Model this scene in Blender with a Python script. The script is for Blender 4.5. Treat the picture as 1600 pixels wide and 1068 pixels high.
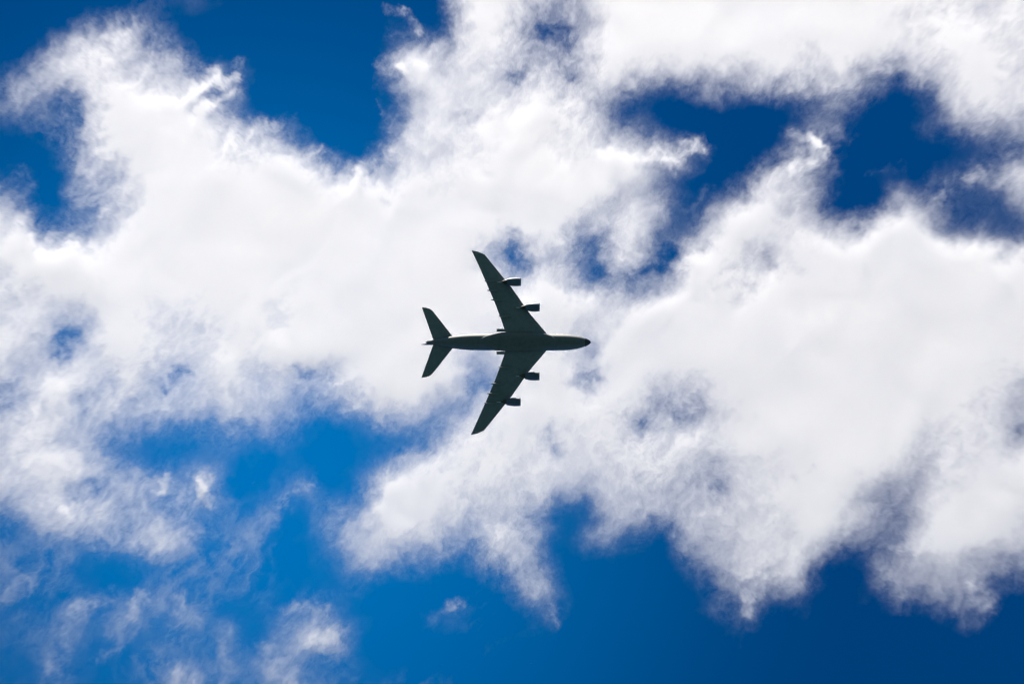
import bpy, bmesh, math, random
import numpy as np
from mathutils import Vector, Matrix
R = math.radians
for o in list(bpy.data.objects): bpy.data.objects.remove(o)
scene = bpy.context.scene

# ------------------------------------------------------------------ camera
LENS = 122.0
cam_d = bpy.data.cameras.new("camera"); cam = bpy.data.objects.new("camera", cam_d)
scene.collection.objects.link(cam); scene.camera = cam
cam_d.sensor_width = 36; cam_d.lens = LENS; cam_d.clip_start = .5; cam_d.clip_end = 60000
cam.location = (0, 0, 1.7); cam.rotation_euler = (math.pi, 0, 0)      # looks straight up, picture right = +X, picture down = +Y

# ------------------------------------------------------------------ light
SUN_EL, SUN_AZ = 43, 262                       # azimuth counted from +X towards +Y, degrees
world = bpy.data.worlds.new("World"); scene.world = world; world.use_nodes = True
wn, wl = world.node_tree.nodes, world.node_tree.links; wn.clear()
sky = wn.new("ShaderNodeTexSky"); sky.sky_type = 'NISHITA'; sky.sun_disc = False
sky.sun_elevation = R(SUN_EL); sky.sun_rotation = R(90 - SUN_AZ); sky.air_density = 1.0; sky.dust_density = .1; sky.ozone_density = 6
hs = wn.new("ShaderNodeHueSaturation"); hs.inputs["Hue"].default_value = .5; hs.inputs["Saturation"].default_value = 1.42; hs.inputs["Value"].default_value = 0.84
bg = wn.new("ShaderNodeBackground"); bg.inputs["Strength"].default_value = .1
wo = wn.new("ShaderNodeOutputWorld")
# the blue is deeper away from the brighter, hazier part of the sky
tcw = wn.new("ShaderNodeTexCoord"); dp = wn.new("ShaderNodeVectorMath"); dp.operation = 'DISTANCE'; dp.inputs[1].default_value = (-.074, .042, .996)
mr = wn.new("ShaderNodeMapRange"); mr.interpolation_type = 'SMOOTHSTEP'; mr.inputs[1].default_value = .0; mr.inputs[2].default_value = .18; mr.inputs[3].default_value = 1; mr.inputs[4].default_value = 0
sc_ = wn.new("ShaderNodeVectorMath"); sc_.operation = 'MULTIPLY'
tint = wn.new("ShaderNodeMix"); tint.data_type = 'RGBA'; tint.inputs[6].default_value = (.62, .615, .70, 1); tint.inputs[7].default_value = (2.6, 2.05, 1.78, 1)
wl.new(tcw.outputs["Generated"], dp.inputs[0]); wl.new(dp.outputs["Value"], mr.inputs[0]); wl.new(mr.outputs[0], tint.inputs[0]); wl.new(tint.outputs[2], sc_.inputs[1])
wl.new(sky.outputs[0], hs.inputs["Color"]); wl.new(hs.outputs[0], sc_.inputs[0]); wl.new(sc_.outputs[0], bg.inputs[0]); wl.new(bg.outputs[0], wo.inputs[0])
sun_d = bpy.data.lights.new("sun", 'SUN'); sun_d.energy = 5; sun_d.angle = R(.53); sun_d.color = (1, .915, .78)
sun = bpy.data.objects.new("sun", sun_d); scene.collection.objects.link(sun); sun.location = (0, 0, 500)
sd = Vector((math.cos(R(SUN_EL))*math.cos(R(SUN_AZ)), math.cos(R(SUN_EL))*math.sin(R(SUN_AZ)), math.sin(R(SUN_EL))))
sun.rotation_euler = sd.to_track_quat('Z', 'Y').to_euler()
vs = scene.view_settings
scene.display_settings.display_device = 'sRGB'
vs.view_transform = 'Standard'; vs.look = 'None'; vs.gamma = 1; vs.use_curve_mapping = False; vs.exposure = 0.45
cy = scene.cycles
scene.render.engine = 'CYCLES'
cy.volume_bounces = 14; cy.max_bounces = 24; cy.diffuse_bounces = 3; cy.use_denoising = True
cy.volume_step_rate = 1.6; cy.volume_max_steps = 256

scene.cycles.filter_width = 1.2

# ---- cloud cover, one figure (0 clear .. 9 solid) every 40 units across and down ----
COVER = """
00000022100000000089876799999999999988888
00023630000000012189744699999999999888888
00577764000000018688655799999998899888988
16788876550000029888585798777577674277988
45358999540000005888898762001001341016888
12368999864410018888998743100003410023564
00158999978871048788998887640025600000125
21046799999997969899999997400077301104268
52045799999999999999999968515897500572226
89327999999999999999999579428998858994422
89999999999999999997276368199779999999998
78999999999999999999798363798899999999999
78779988899899999999999978999999999999999
88749988889899999999998799999999999999999
87698877898999999986999799999999999999998
46986866796767899983999799889999999999987
67867777777645477548999987668899999999887
78774433332410111488988888888999999988886
78997211220100147889888888887889999878899
67866664500231299888887687776889997578999
46786554413114699987741166678889986489998
22544587123014788646860452176888965389988
52111122121012642213760010046878512678656
21111132111111000000362000004646101555511
12332523211253100210030000001401000001400
13321222231365100000000000000000000000000
11321123233532110000000000000000000000000
11311135223531010000000000000000000000000
"""
# strokes: (x0, y0, x1, y1, half width, amount)   amount < 0 opens a gap
DABS = [
 (270,165,345,124,8,.5),(300,192,336,170,8,.4),(395,212,440,196,7,.4),(540,300,556,262,6,.3),(1050,262,1085,222,8,.4),(1075,330,1100,300,7,.3),(960,255,1030,240,9,.3),
 (0,300,40,280,12,.3),(20,250,50,265,8,.25),(1265,215,1290,235,9,.4),(1300,200,1330,215,8,.25),
 (305,160,370,118,6,.6),(370,118,372,98,5,.5),(320,103,345,118,6,.4),(330,175,362,148,8,.5),(400,192,462,182,8,.4),
 (490,240,508,226,5,.4),(597,8,625,15,8,.45),(625,15,652,42,7,.45),(590,95,625,110,8,.4),(592,170,597,185,5,.35),
 (1035,250,1090,215,9,.55),(1240,215,1285,225,10,.45),(1270,240,1230,265,12,.4),(1350,270,1410,265,8,.22),
 (1465,310,1530,268,12,.45),(330,885,440,790,12,.3),(440,790,495,738,9,.45),(240,775,268,755,9,.4),
 (310,760,325,790,7,.45),(326,740,312,768,6,.35),(5,935,45,918,7,.4),(120,950,175,930,10,.4),(80,1040,130,960,14,.28),
 (185,985,215,930,12,.35),(215,930,290,945,10,.28),(290,950,305,980,8,.32),(145,1035,185,1020,6,.32),(350,1040,350,990,11,.3),
 (455,940,500,945,10,.35),(490,990,500,1000,20,.35),(280,1050,300,1068,14,.4),(420,1020,450,1068,18,.28),
 (690,945,712,940,10,.35),(670,960,690,950,12,.2),(545,925,560,930,14,.2),(865,950,855,970,8,.4),(1005,1036,1006,1040,5,.16),
 (1035,1030,1045,1038,6,.1),(1165,935,1166,962,8,.45),(1545,950,1520,910,10,.5),(95,548,105,515,14,-.5),(100,160,104,176,18,-.3),
 (265,600,285,583,9,-.45),(178,603,180,608,9,-.35),(135,629,137,630,9,-.3),(215,628,218,630,8,-.35),(462,583,482,586,9,-.45),
 (505,592,506,593,6,-.35),(808,108,790,112,11,-.3),(885,48,892,62,14,-.32),(850,48,858,54,9,-.3),(940,92,942,102,10,-.28),
 (886,115,893,125,8,-.35),(730,180,738,188,13,-.2),(687,98,690,104,11,-.2),(802,372,808,395,17,-.42),(932,385,942,432,15,-.3),
 (985,432,1050,392,12,-.4),(760,598,735,618,12,-.3),(908,592,922,586,11,-.45),(928,540,932,545,9,-.3),(1055,650,1085,630,14,-.32),
 (1010,655,1012,672,13,-.24),(1018,612,1018,622,8,-.25),(862,694,874,702,9,-.38),(1118,772,1122,782,9,-.35),(1596,668,1598,672,8,-.4),
 (1240,745,1272,728,6,-.18),(1205,398,1208,404,10,-.32),(1240,410,1244,416,8,-.22),(142,762,124,778,13,-.35),
]
def perlin(x, y, seed, wrap=4096):
    xi = np.floor(x).astype(np.int64); yi = np.floor(y).astype(np.int64)
    xf = (x - xi).astype(np.float32); yf = (y - yi).astype(np.float32)
    rng = np.random.RandomState(seed)
    perm = rng.permutation(4096); ang = rng.rand(4096)*2*np.pi
    gx = np.cos(ang).astype(np.float32); gy = np.sin(ang).astype(np.float32)
    def g(ix, iy, fx, fy):
        h = perm[(perm[ix & 4095] + iy) & 4095]
        return gx[h]*fx + gy[h]*fy
    u = xf*xf*xf*(xf*(xf*6-15)+10); v = yf*yf*yf*(yf*(yf*6-15)+10)
    a = g(xi, yi, xf, yf); b = g(xi+1, yi, xf-1, yf)
    c = g(xi, yi+1, xf, yf-1); d = g(xi+1, yi+1, xf-1, yf-1)
    return (a + u*(b-a) + v*((c + u*(d-c)) - (a + u*(b-a))))*1.5
def fbm(x, y, scale, octaves, seed, gain=.5, ridged=False):
    out = 0; amp = 1; tot = 0; f = 1/scale
    for o in range(octaves):
        ca, sa = math.cos(o*1.1+seed), math.sin(o*1.1+seed)
        n = perlin((x*ca - y*sa)*f + 17.3*o + 900, (x*sa + y*ca)*f + 5.1*o + 900, seed+o)
        if ridged: n = 1 - 2*np.abs(n)*1.3
        out = out + amp*n; tot += amp; amp *= gain; f *= 2.03
    return out/tot
def upsample(G, X, Y):
    """cubic B-spline through a grid of figures"""
    def w(t):
        return ((1-t)**3/6, (3*t**3-6*t**2+4)/6, (-3*t**3+3*t**2+3*t+1)/6, t**3/6)
    gx = X/40; gy = Y/40
    ix = np.floor(gx).astype(int); iy = np.floor(gy).astype(int)
    wx = w((gx-ix).astype(np.float32)); wy = w((gy-iy).astype(np.float32))
    H, W = G.shape; out = 0
    for j in range(4):
        for i in range(4):
            out = out + wy[j]*wx[i]*G[np.clip(iy+j-1, 0, H-1), np.clip(ix+i-1, 0, W-1)]
    return out
def smooth(a, b, x):
    t = np.clip((x-a)/(b-a), 0, 1); return t*t*(3-2*t)
def optical_depth(X, Y):
    G = np.array([[int(c) for c in r] for r in COVER.split()], np.float32)/9
    # sharpen so that the spline keeps the figures' contrast
    P = np.pad(G, 1, mode='edge')
    B = (P[:-2,1:-1]+P[2:,1:-1]+P[1:-1,:-2]+P[1:-1,2:])/4
    G = G + .5*(G - B)
    w1 = fbm(X, Y, 150, 6, 11); w2 = fbm(X, Y, 150, 6, 31)
    w3 = fbm(X, Y, 34, 5, 51, .6); w4 = fbm(X, Y, 34, 5, 71, .6)
    Xw = X + 24*w1 + 20*w3; Yw = Y + 24*w2 + 20*w4
    c = upsample(G, Xw, Yw)
    c = np.minimum(c, 1.06)
    tear = fbm(X + 10*w3, Y + 10*w4, 26, 5, 241, .6)
    for x0, y0, x1, y1, r, a in DABS:
        DA = .6 if a > 0 else .5
        dx, dy = x1-x0, y1-y0; L = dx*dx+dy*dy+1e-6
        t = np.clip(((Xw-x0)*dx+(Yw-y0)*dy)/L, 0, 1)
        d = np.hypot(Xw-x0-t*dx, Yw-y0-t*dy)
        k = np.exp(-(d/(r*1.2))**2) + (.3*np.exp(-(d/(r*2.6))**2) if a < 0 else 0)
        c = c + a*DA*k*np.clip(.75 + 1.5*tear, 0, 1.6)
    c = c + .04*smooth(.45, .8, c) - .05*(1-smooth(.3, .62, c))
    # fibres drawn out from lower left to upper right
    ang = math.radians(-52)
    U = X*math.cos(ang)+Y*math.sin(ang); V = -X*math.sin(ang)+Y*math.cos(ang)
    sx, sy = 20*w1 + 8*w3, 20*w2 + 8*w4
    crisp = .45 + .8*np.clip(.5 + .9*fbm(X, Y, 220, 3, 271) + .25*smooth(900, 0, X + Y*.8), 0, 1)     # crisp borders here, soft ones there
    n1 = fbm((U+sx)*.66, (V+sy), 64, 8, 101, .73)
    n2 = fbm((U+sx*1.6)*.62, V+sy*1.6, 26, 6, 131, .64, ridged=True)
    n3 = fbm(X+sx, Y+sy, 130, 4, 161)
    fine = fbm((U+sx*2)*.7, V+sy*2, 12, 5, 191, .78)
    mid = np.clip(1 - np.abs(c*1.9-.95)**1.7, 0, 1)
    edge = smooth(.0, .14, c)
    d = (.46*n1*(.4 + .6*crisp) + .14*n2*crisp + .14*n3 + .24*fine*crisp)*(.22 + .72*mid) - .05*np.clip(n3+.1, 0, 1)
    d = np.where(d > 0, d*smooth(.06, .40, c + .6*np.clip(n3, 0, 1)), d)          # threads only grow out of cloud, gaps may open anywhere
    c = c + d*edge
    c = c + .06*np.clip(fbm(U*.5+sx*2, V+sy*2, 90, 7, 221, .6)+.05, 0, 1)*smooth(-250, 900, Y-X*.6)   # thin veil in the lower left
    fil = np.clip(fbm((U+sx*1.5)*.55, V+sy*1.5, 60, 7, 401, .62, ridged=True) - .05, 0, 1)
    patch = smooth(-.25, .35, fbm(X, Y, 200, 4, 431))
    low_left = smooth(650, 950, Y - .1*X)*smooth(900, 450, X)
    c = c + fil*patch*(.10 + .42*low_left)*(1-smooth(.2, .6, c))                     # loose threads and veils over the open blue
    c = np.clip(c, 0, 1.2)
    c = smooth(-.04, 1.04, c)*.25 + .75*c                                          # firmer edges
    a = np.clip(c, 0, 1)**1.6
    tau = -np.log(1 - .92*a) + (.55 + 1.1*n3)*smooth(.88, 1.1, c)
    tau = np.clip(tau, 0, None)
    return tau.astype(np.float32), c

# ------------------------------------------------------------------ the cloud layer: a real volume, 30 m deep, 2600 m up
CLOUD_Z = 2600.0
PX = (CLOUD_Z-1.7)*36/LENS/1600            # metres at the cloud layer for one unit of the cover table
X0, X1, Y0, Y1 = -220, 1820, -170, 1240
NX, NY, NZ = 1604, 1109, 14
HALF = 16.0
ux = np.linspace(X0, X1, NX, dtype=np.float32); uy = np.linspace(Y0, Y1, NY, dtype=np.float32)
GX, GY = np.meshgrid(ux, uy)
tau, cov = optical_depth(GX, GY)
zc = 4*fbm(GX, GY, 260, 4, 301) + 2*fbm(GX, GY, 60, 4, 331)
hh = 3 + 8*np.clip(cov, 0, 1)
carrier = bpy.data.meshes.new("clouds")
carrier.vertices.add(NX*NY)
co = np.zeros((NX*NY, 3), np.float32)
co[:, 0] = ((GX-800)*PX).ravel(); co[:, 1] = ((GY-533.6)*PX).ravel()
carrier.vertices.foreach_set("co", co.ravel())
tau = np.where(tau < .004, 0, tau)
for nm, arr in (("depth", tau), ("mid", zc), ("half", hh)):
    at = carrier.attributes.new(nm, 'FLOAT', 'POINT'); at.data.foreach_set("value", arr.astype(np.float32).ravel())
clouds = bpy.data.objects.new("clouds", carrier); scene.collection.objects.link(clouds)
clouds.location = (0, 0, CLOUD_Z)
clouds["kind"] = "stuff"; clouds["label"] = "broken white and pale grey clouds drifting across the deep blue sky"; clouds["category"] = "clouds"
cm = bpy.data.materials.new("cloud_vapour"); cm.use_nodes = True
n, l = cm.node_tree.nodes, cm.node_tree.links; n.clear()
vsn = n.new("ShaderNodeVolumeScatter"); vsn.inputs["Color"].default_value = (1, 1, 1, 1); vsn.inputs["Anisotropy"].default_value = 0.77
ai = n.new("ShaderNodeAttribute"); ai.attribute_name = "density"
mo = n.new("ShaderNodeOutputMaterial")
l.new(ai.outputs["Fac"], vsn.inputs["Density"]); l.new(vsn.outputs[0], mo.inputs["Volume"])
g = bpy.data.node_groups.new("cloud_body", 'GeometryNodeTree')
g.interface.new_socket("Geometry", in_out='INPUT', socket_type='NodeSocketGeometry')
g.interface.new_socket("Geometry", in_out='OUTPUT', socket_type='NodeSocketGeometry')
gn, gl = g.nodes, g.links
gi = gn.new("NodeGroupInput"); go = gn.new("NodeGroupOutput")
def M(op, a, b=None, c=None):
    m = gn.new("ShaderNodeMath"); m.operation = op
    for i, v in enumerate((a, b, c)):
        if v is None: continue
        if isinstance(v, (int, float)): m.inputs[i].default_value = v
        else: gl.new(v, m.inputs[i])
    return m.outputs[0]
pos = gn.new("GeometryNodeInputPosition"); sx = gn.new("ShaderNodeSeparateXYZ"); gl.new(pos.outputs[0], sx.inputs[0])
x_lo, x_hi, y_lo, y_hi = (X0-800)*PX, (X1-800)*PX, (Y0-533.6)*PX, (Y1-533.6)*PX
fi = M('ROUND', M('MULTIPLY', M('SUBTRACT', sx.outputs[0], x_lo), (NX-1)/(x_hi-x_lo)))
fj = M('ROUND', M('MULTIPLY', M('SUBTRACT', sx.outputs[1], y_lo), (NY-1)/(y_hi-y_lo)))
idx = M('MULTIPLY_ADD', fj, NX, fi)
def samp(name):
    a = gn.new("GeometryNodeInputNamedAttribute"); a.data_type = 'FLOAT'; a.inputs["Name"].default_value = name
    s = gn.new("GeometryNodeSampleIndex"); s.data_type = 'FLOAT'; s.domain = 'POINT'; s.clamp = True
    gl.new(gi.outputs[0], s.inputs["Geometry"]); gl.new(a.outputs[0], s.inputs["Value"]); gl.new(idx, s.inputs["Index"])
    return s.outputs[0]
t_, m_, h_ = samp("depth"), samp("mid"), samp("half")
u = M('DIVIDE', M('SUBTRACT', sx.outputs[2], m_), h_)
prof = M('MAXIMUM', M('SUBTRACT', 1, M('MULTIPLY', u, u)), 0)          # parabolic profile, its integral is 4/3 of the half depth
dens = M('DIVIDE', M('MULTIPLY', M('MULTIPLY', prof, t_), .75), h_)
vc = gn.new("GeometryNodeVolumeCube")
gl.new(dens, vc.inputs["Density"])
vc.inputs["Min"].default_value = (x_lo, y_lo, -HALF); vc.inputs["Max"].default_value = (x_hi, y_hi, HALF)
vc.inputs["Resolution X"].default_value = NX; vc.inputs["Resolution Y"].default_value = NY; vc.inputs["Resolution Z"].default_value = NZ
sm = gn.new("GeometryNodeSetMaterial"); sm.inputs["Material"].default_value = cm
gl.new(vc.outputs[0], sm.inputs[0]); gl.new(sm.outputs[0], go.inputs[0])
clouds.data.materials.append(cm)
md = clouds.modifiers.new("cloud_body", 'NODES'); md.node_group = g

# ------------------------------------------------------------------ the airliner, 1500 m up, banked a little; its own axes: x forward, y left, z up
K = 3.61                                       # drawing units per metre
def paint(name, col, rough=.35, metal=0, spots=.06, scale=.6):
    m = bpy.data.materials.new(name); m.use_nodes = True
    n, l = m.node_tree.nodes, m.node_tree.links; b = n["Principled BSDF"]
    tc = n.new("ShaderNodeTexCoord"); nz = n.new("ShaderNodeTexNoise"); nz.inputs["Scale"].default_value = scale; nz.inputs["Detail"].default_value = 8
    mx = n.new("ShaderNodeMix"); mx.data_type = 'RGBA'
    mx.inputs[6].default_value = (*col, 1); mx.inputs[7].default_value = (*[c*(1-spots*3) for c in col], 1)
    rp = n.new("ShaderNodeMapRange"); rp.inputs[1].default_value = .4; rp.inputs[2].default_value = .75
    l.new(tc.outputs["Object"], nz.inputs["Vector"]); l.new(nz.outputs[0], rp.inputs[0]); l.new(rp.outputs[0], mx.inputs[0])
    l.new(mx.outputs[2], b.inputs["Base Color"]); b.inputs["Roughness"].default_value = rough; b.inputs["Metallic"].default_value = metal
    return m
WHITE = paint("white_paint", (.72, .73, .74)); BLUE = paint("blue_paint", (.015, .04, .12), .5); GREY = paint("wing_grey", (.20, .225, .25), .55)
BELLY_SHADE = paint("belly_shade", (.13, .15, .165), .6); DARK = paint("dark_radome", (.04, .045, .05), .5); POD = paint("pod_paint", (.08, .12, .20), .45); METAL = paint("bare_metal", (.55, .55, .56), .25, 1)  # belly colour is darkened to stand in for shade under the hull
SOOT = paint("hot_metal", (.09, .085, .08), .5, .8); BLADE = paint("fan_titanium", (.12, .125, .13), .4, .7)
def mesh_obj(name, bm, mats, parent=None, smooth=True):
    bmesh.ops.remove_doubles(bm, verts=bm.verts, dist=1e-4)
    bmesh.ops.recalc_face_normals(bm, faces=bm.faces)
    me = bpy.data.meshes.new(name); bm.to_mesh(me); bm.free()
    for m in (mats if isinstance(mats, (list, tuple)) else [mats]): me.materials.append(m)
    if smooth:
        for p in me.polygons: p.use_smooth = True
        me.set_sharp_from_angle(angle=R(38))
    o = bpy.data.objects.new(name, me); scene.collection.objects.link(o)
    if parent: o.parent = parent
    return o
def loft(rings, cap=True, bm=None, mat=None):
    bm = bm or bmesh.new(); vs_ = [[bm.verts.new(p) for p in r] for r in rings]; n = len(rings[0])
    for a, b in zip(vs_, vs_[1:]):
        for i in range(n):
            f = bm.faces.new((a[i], a[(i+1) % n], b[(i+1) % n], b[i]))
    if cap:
        bm.faces.new(vs_[0]); bm.faces.new(vs_[-1])
    return bm
def ring(x, cy_, cz, ry, rz, n=48, p=2.0):
    out = []
    for i in range(n):
        a = 2*math.pi*i/n; c, s = math.cos(a), math.sin(a)
        out.append((x, cy_ + ry*math.copysign(abs(c)**(2/p), c), cz + rz*math.copysign(abs(s)**(2/p), s)))
    return out
def interp(tab, x):
    xs = [t[0] for t in tab]
    return [float(np.interp(x, xs, [t[k] for t in tab])) for k in range(1, len(tab[0]))]
def fx(px): return (px-790)/K

airliner = bpy.data.objects.new("airliner", None); scene.collection.objects.link(airliner)
airliner["label"] = "four-engine double-deck jet airliner seen from below as a dark silhouette, nose to the right"
airliner["category"] = "airplane"

# fuselage: (drawing x, half width, centre height m, half height m)
FUS = [(664.6, .5, 2.9, .35), (668, 2.2, 2.75, .75), (676.5, 4.0, 2.35, 1.35), (690, 6.7, 1.7, 2.1), (706, 9.4, 1.05, 2.95), (720, 11.3, .55, 3.5), (735, 12.5, .15, 3.95),
       (750, 12.95, 0, 4.15), (800, 13.0, 0, 4.2), (865, 13.0, 0, 4.2), (880, 12.75, -.05, 4.1), (889, 12.25, -.15, 3.9), (898.3, 11.0, -.3, 3.5), (903, 10.1, -.42, 3.2),
       (907.7, 8.9, -.55, 2.85), (913.8, 6.9, -.78, 2.2), (917, 5.5, -.9, 1.75), (920.2, 3.7, -1.02, 1.15), (922, 2.2, -1.1, .65), (922.9, .6, -1.13, .2)]
def fus_ring(px, k=1.0):
    w, z, h = interp(FUS, px)
    return ring(fx(px), 0, z, w/K*k, h*k, 56, 2.08)
st = sorted(set(list(np.arange(665, 914, 3.0)) + [664.6, 668, 913.9]))
bm = loft([fus_ring(p) for p in st])
fuselage = mesh_obj("fuselage", bm, [WHITE, BLUE, BELLY_SHADE], airliner)
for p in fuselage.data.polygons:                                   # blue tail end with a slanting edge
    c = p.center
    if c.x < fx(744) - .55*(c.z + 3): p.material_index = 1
    if c.z - interp(FUS, c.x*K+790)[1] < -.35*interp(FUS, c.x*K+790)[2]: p.material_index = 2      # darker grey below: the underside's shade put into the colour
st = [913.9, 915, 916.5, 918, 919.5, 920.8, 922, 922.9]
mesh_obj("nose_radome", loft([fus_ring(p, 1.004) for p in st]), DARK, fuselage)
wb = bmesh.new()                                                   # cockpit glass wrapped round the upper nose
gl_rings = []
for p in (905.5, 907.5, 909.5, 911.2):
    r = fus_ring(p, 1.012); gl_rings.append([r[i] for i in range(5, 24)])
vv = [[wb.verts.new(q) for q in r] for r in gl_rings]
for a, b in zip(vv, vv[1:]):
    for i in range(len(a)-1): wb.faces.new((a[i], a[i+1], b[i+1], b[i]))
mesh_obj("cockpit_window", wb, DARK, fuselage)
FAIR = [(742, .4, -3.2, .3), (748, 4, -3.25, .9), (760, 9.5, -3.2, 1.6), (775, 13.8, -3.1, 2.1), (795, 15.2, -3.0, 2.45), (830, 15.2, -3.0, 2.5), (850, 13.8, -3.0, 2.2), (862, 9.5, -3.2, 1.5), (869, 4, -3.4, .8), (872, .4, -3.45, .2)]
rg = []
for p in list(np.arange(742, 872, 2.6)) + [872]:
    w, z, h = interp(FAIR, p); rg.append(ring(fx(p), 0, z, w/K, h, 40, 2.3))
mesh_obj("belly_fairing", loft(rg), BELLY_SHADE, fuselage)

def foil(y, le, te, z, tc, n=14):
    c = (le-te)/K; x1 = fx(le); pts = []
    for i in range(n+1):
        t = .5*(1-math.cos(math.pi*i/n)); th = 5*tc*c*(.2969*math.sqrt(t)-.126*t-.3516*t*t+.2843*t**3-.1030*t**4)
        pts.append((x1-t*c, y, z+th+.02*c*math.sin(math.pi*t)))
    for i in range(n-1, 0, -1):
        t = .5*(1-math.cos(math.pi*i/n)); th = 5*tc*c*(.2969*math.sqrt(t)-.126*t-.3516*t*t+.2843*t**3-.1030*t**4)
        pts.append((x1-t*c, y, z-th*.8+.02*c*math.sin(math.pi*t)))
    return pts
LE = [(0, 868), (14, 853.4), (44.5, 827.6), (60.5, 816.3), (85.6, 799), (98, 788.8), (138, 756.6), (138.4, 754.6), (140.6, 750.6), (142.5, 746), (143.6, 741.5), (144.2, 737.5)]
TE = [(0, 793), (14, 789.5), (20, 788), (31, 784.3), (40, 781), (62, 772.7), (80, 765), (97, 757.7), (124, 745.6), (144.2, 736.3)]
def wing_z(d): return -2.7 + 5.6*(d/144)**1.5
def make_wing(s):
    rr = [foil(s*d/K, interp(LE, d)[0], interp(TE, d)[0], wing_z(d), .13-.05*min(1, d/144)) for d in (0, 8, 14, 20, 26, 31, 40, 44.5, 52, 60.5, 70, 80, 85.6, 92, 98, 110, 124, 132, 138, 138.4, 140.6, 142.5, 143.6, 144.2)]
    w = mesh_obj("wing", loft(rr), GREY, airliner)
    for d, tip in ((95.5, 756.3), (80.5, 760.6), (65.5, 766.6), (40, 778.8)):     # canoe fairings over the flap tracks
        L = 21; rg = []
        for i in range(15):
            t = i/14; wd = (.36*math.sin(math.pi*min(1, t*1.02)**.75)**.7 + .02)
            rg.append(ring(fx(tip+L*t), s*d/K, wing_z(d) - .75 - .35*math.sin(math.pi*t), wd, wd*1.5, 16))
        mesh_obj("flap_track_fairing", loft(rg), GREY, w)
    bm = bmesh.new()                                                               # drooped inboard flap beside the belly
    y0, y1 = 15.4/K, 20.0/K
    rr = [foil(s*y, 789.5, 776, -3.5, .10) for y in (y0, (y0+y1)/2, y1)]
    mesh_obj("inboard_flap", loft(rr, bm=bm), GREY, w)
    zt = wing_z(141)                                                               # arrow-shaped fence at the tip
    yy = s*139.6/K; prof = [(757.8, 0), (748, 1.25), (742, 1.35), (745.5, 0), (742, -1.1), (748, -1.0)]
    bm = bmesh.new(); A = [bm.verts.new((fx(a), yy-.06, zt+b)) for a, b in prof]; B = [bm.verts.new((fx(a), yy+.06, zt+b)) for a, b in prof]
    bm.faces.new(A); bm.faces.new(B[::-1])
    for i in range(6): bm.faces.new((A[i], A[(i+1) % 6], B[(i+1) % 6], B[i]))
    mesh_obj("wingtip_fence", bm, WHITE, w, smooth=False)
for s in (-1, 1): make_wing(s)

def lathe(prof, cx, cy_, cz, n=40):
    bm = bmesh.new(); rows = []
    for x, r in prof:
        rows.append([bm.verts.new((cx+x, cy_+r*math.cos(2*math.pi*i/n), cz+r*math.sin(2*math.pi*i/n))) for i in range(n)])
    for a, b in zip(rows, rows[1:]):
        for i in range(n): bm.faces.new((a[i], a[(i+1) % n], b[(i+1) % n], b[i]))
    return bm
def make_engine(s, d, px, z):
    y = s*d/K; x = fx(px)
    cowl = [(-.35, 1.72), (-.9, 1.80), (-1.8, 1.86), (-2.8, 1.86), (-3.9, 1.78), (-5.0, 1.60), (-6.2, 1.34), (-6.15, 1.28), (-5.0, 1.45), (-3.5, 1.55), (-1.5, 1.52), (-.6, 1.46)]
    e = mesh_obj("engine", lathe(cowl, x, y, z), POD, airliner)
    mesh_obj("intake_lip", lathe([(-.6, 1.455), (-.25, 1.47), (-.06, 1.54), (0, 1.61), (-.08, 1.67), (-.35, 1.725)], x, y, z), METAL, e)
    core = [(-5.2, 1.05), (-6.2, 1.02), (-7.2, .82), (-7.6, .74), (-7.58, .66), (-7.2, .60), (-8.0, .42), (-8.9, .03)]
    mesh_obj("exhaust_cone", lathe(core, x, y, z, 32), SOOT, e)
    bm = lathe([(-1.25, .02), (-1.5, .22), (-1.95, .42)], x, y, z, 24)                # spinner and fan blades
    for k in range(24):
        a = 2*math.pi*k/24; u = Vector((0, math.cos(a), math.sin(a))); v = Vector((0, -math.sin(a), math.cos(a))); c = Vector((x, y, z))
        q = [bm.verts.new(c+u*.4+v*.05+Vector((-1.8, 0, 0))), bm.verts.new(c+u*1.5+v*.22+Vector((-1.75, 0, 0))), bm.verts.new(c+u*1.5-v*.16+Vector((-2.15, 0, 0))), bm.verts.new(c+u*.4-v*.04+Vector((-2.1, 0, 0)))]
        bm.faces.new(q)
    rows = [[bm.verts.new((x-2.3, y+r*math.cos(2*math.pi*i/32), z+r*math.sin(2*math.pi*i/32))) for i in range(32)] for r in (.3, 1.5)]
    for i in range(32): bm.faces.new((rows[0][i], rows[0][(i+1) % 32], rows[1][(i+1) % 32], rows[1][i]))
    mesh_obj("fan", bm, BLADE, e, smooth=False)
    wz = wing_z(d); side = [(x-1.6, z+1.7), (x-3.2, z+2.15), (x-6.5, wz+.25), (x-10.5, wz-.1), (x-10.2, wz-.6), (x-7.6, z+.7), (x-5.8, z+1.1), (x-3.0, z+1.6)]
    bm = bmesh.new(); hw = [.05, .24, .3, .12, .12, .22, .26, .24]
    A = [bm.verts.new((a, y-h, b)) for (a, b), h in zip(side, hw)]; B = [bm.verts.new((a, y+h, b)) for (a, b), h in zip(side, hw)]
    bm.faces.new(A); bm.faces.new(B[::-1])
    for i in range(8): bm.faces.new((A[i], A[(i+1) % 8], B[(i+1) % 8], B[i]))
    mesh_obj("pylon", bm, WHITE, e, smooth=False)
for s in (-1, 1):
    make_engine(s, 53.7, 843.2, -3.6); make_engine(s, 93.7, 814, -2.3)

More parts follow.
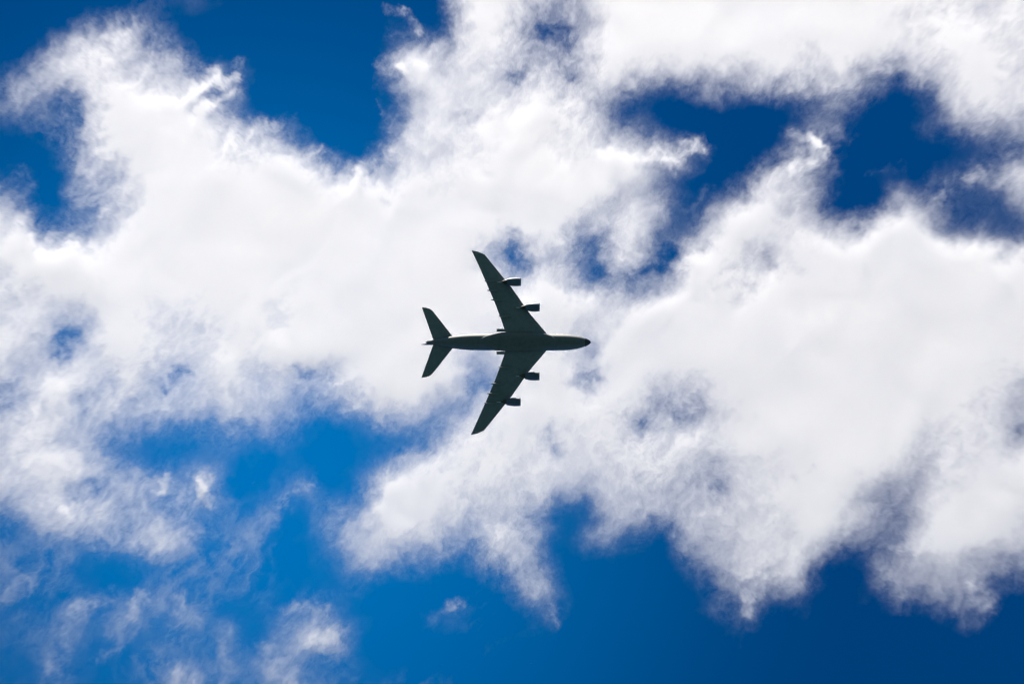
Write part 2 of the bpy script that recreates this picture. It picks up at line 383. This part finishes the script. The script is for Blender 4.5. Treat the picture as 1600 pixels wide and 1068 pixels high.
SLE = [(0, 715), (10, 706.5), (47.3, 677.2), (50.5, 674.2), (53, 670.2), (54.6, 664.5), (55.2, 659.5)]
STE = [(0, 678.5), (4.5, 676.5), (55.2, 658.4)]
for s in (-1, 1):
    rr = [foil(s*d/K, interp(SLE, d)[0], interp(STE, d)[0], 1.9+1.8*d/55, .10) for d in (0, 6, 10, 20, 30, 40, 47.3, 50.5, 53, 54.6, 55.2)]
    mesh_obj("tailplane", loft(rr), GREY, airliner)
def vfoil(z, le, te, tc, n=12):
    return [(a, b2, z) for a, b2 in [(p[0], (p[2])) for p in foil(0, le, te, 0, tc, n)]]
FIN = [(2.6, 734, 679), (3.6, 722, 677.5), (5, 713, 675.5), (17.0, 673.5, 656.5), (17.6, 670, 655.6), (17.9, 664, 655.0)]
mesh_obj("tail_fin", loft([vfoil(z, a, b, .095) for z, a, b in FIN]), BLUE, airliner)

D = 1502.0; SP = D*36/LENS/1600
airliner.location = ((790-800)*SP, (533.9-533.6)*SP, D+1.7)
airliner.rotation_euler = (R(-3.6), 0, R(.2))

# ------------------------------------------------------------------ the land far below, outside the picture: it throws a little light up
gm = bpy.data.materials.new("meadow"); gm.use_nodes = True
n, l = gm.node_tree.nodes, gm.node_tree.links; b = n["Principled BSDF"]
tc = n.new("ShaderNodeTexCoord"); nz = n.new("ShaderNodeTexNoise"); nz.inputs["Scale"].default_value = .02; nz.inputs["Detail"].default_value = 8
cr = n.new("ShaderNodeValToRGB"); cr.color_ramp.elements[0].color = (.029, .072, .074, 1); cr.color_ramp.elements[1].color = (.044, .094, .098, 1)
l.new(tc.outputs["Object"], nz.inputs["Vector"]); l.new(nz.outputs[0], cr.inputs[0]); l.new(cr.outputs[0], b.inputs["Base Color"])
b.inputs["Roughness"].default_value = .9; b.inputs["Specular IOR Level"].default_value = .1
bm = bmesh.new(); bmesh.ops.create_circle(bm, cap_ends=True, segments=64, radius=30000)
ground = mesh_obj("ground", bm, gm, None, False); ground["kind"] = "structure"; ground["label"] = "dark green open land under the flight path"
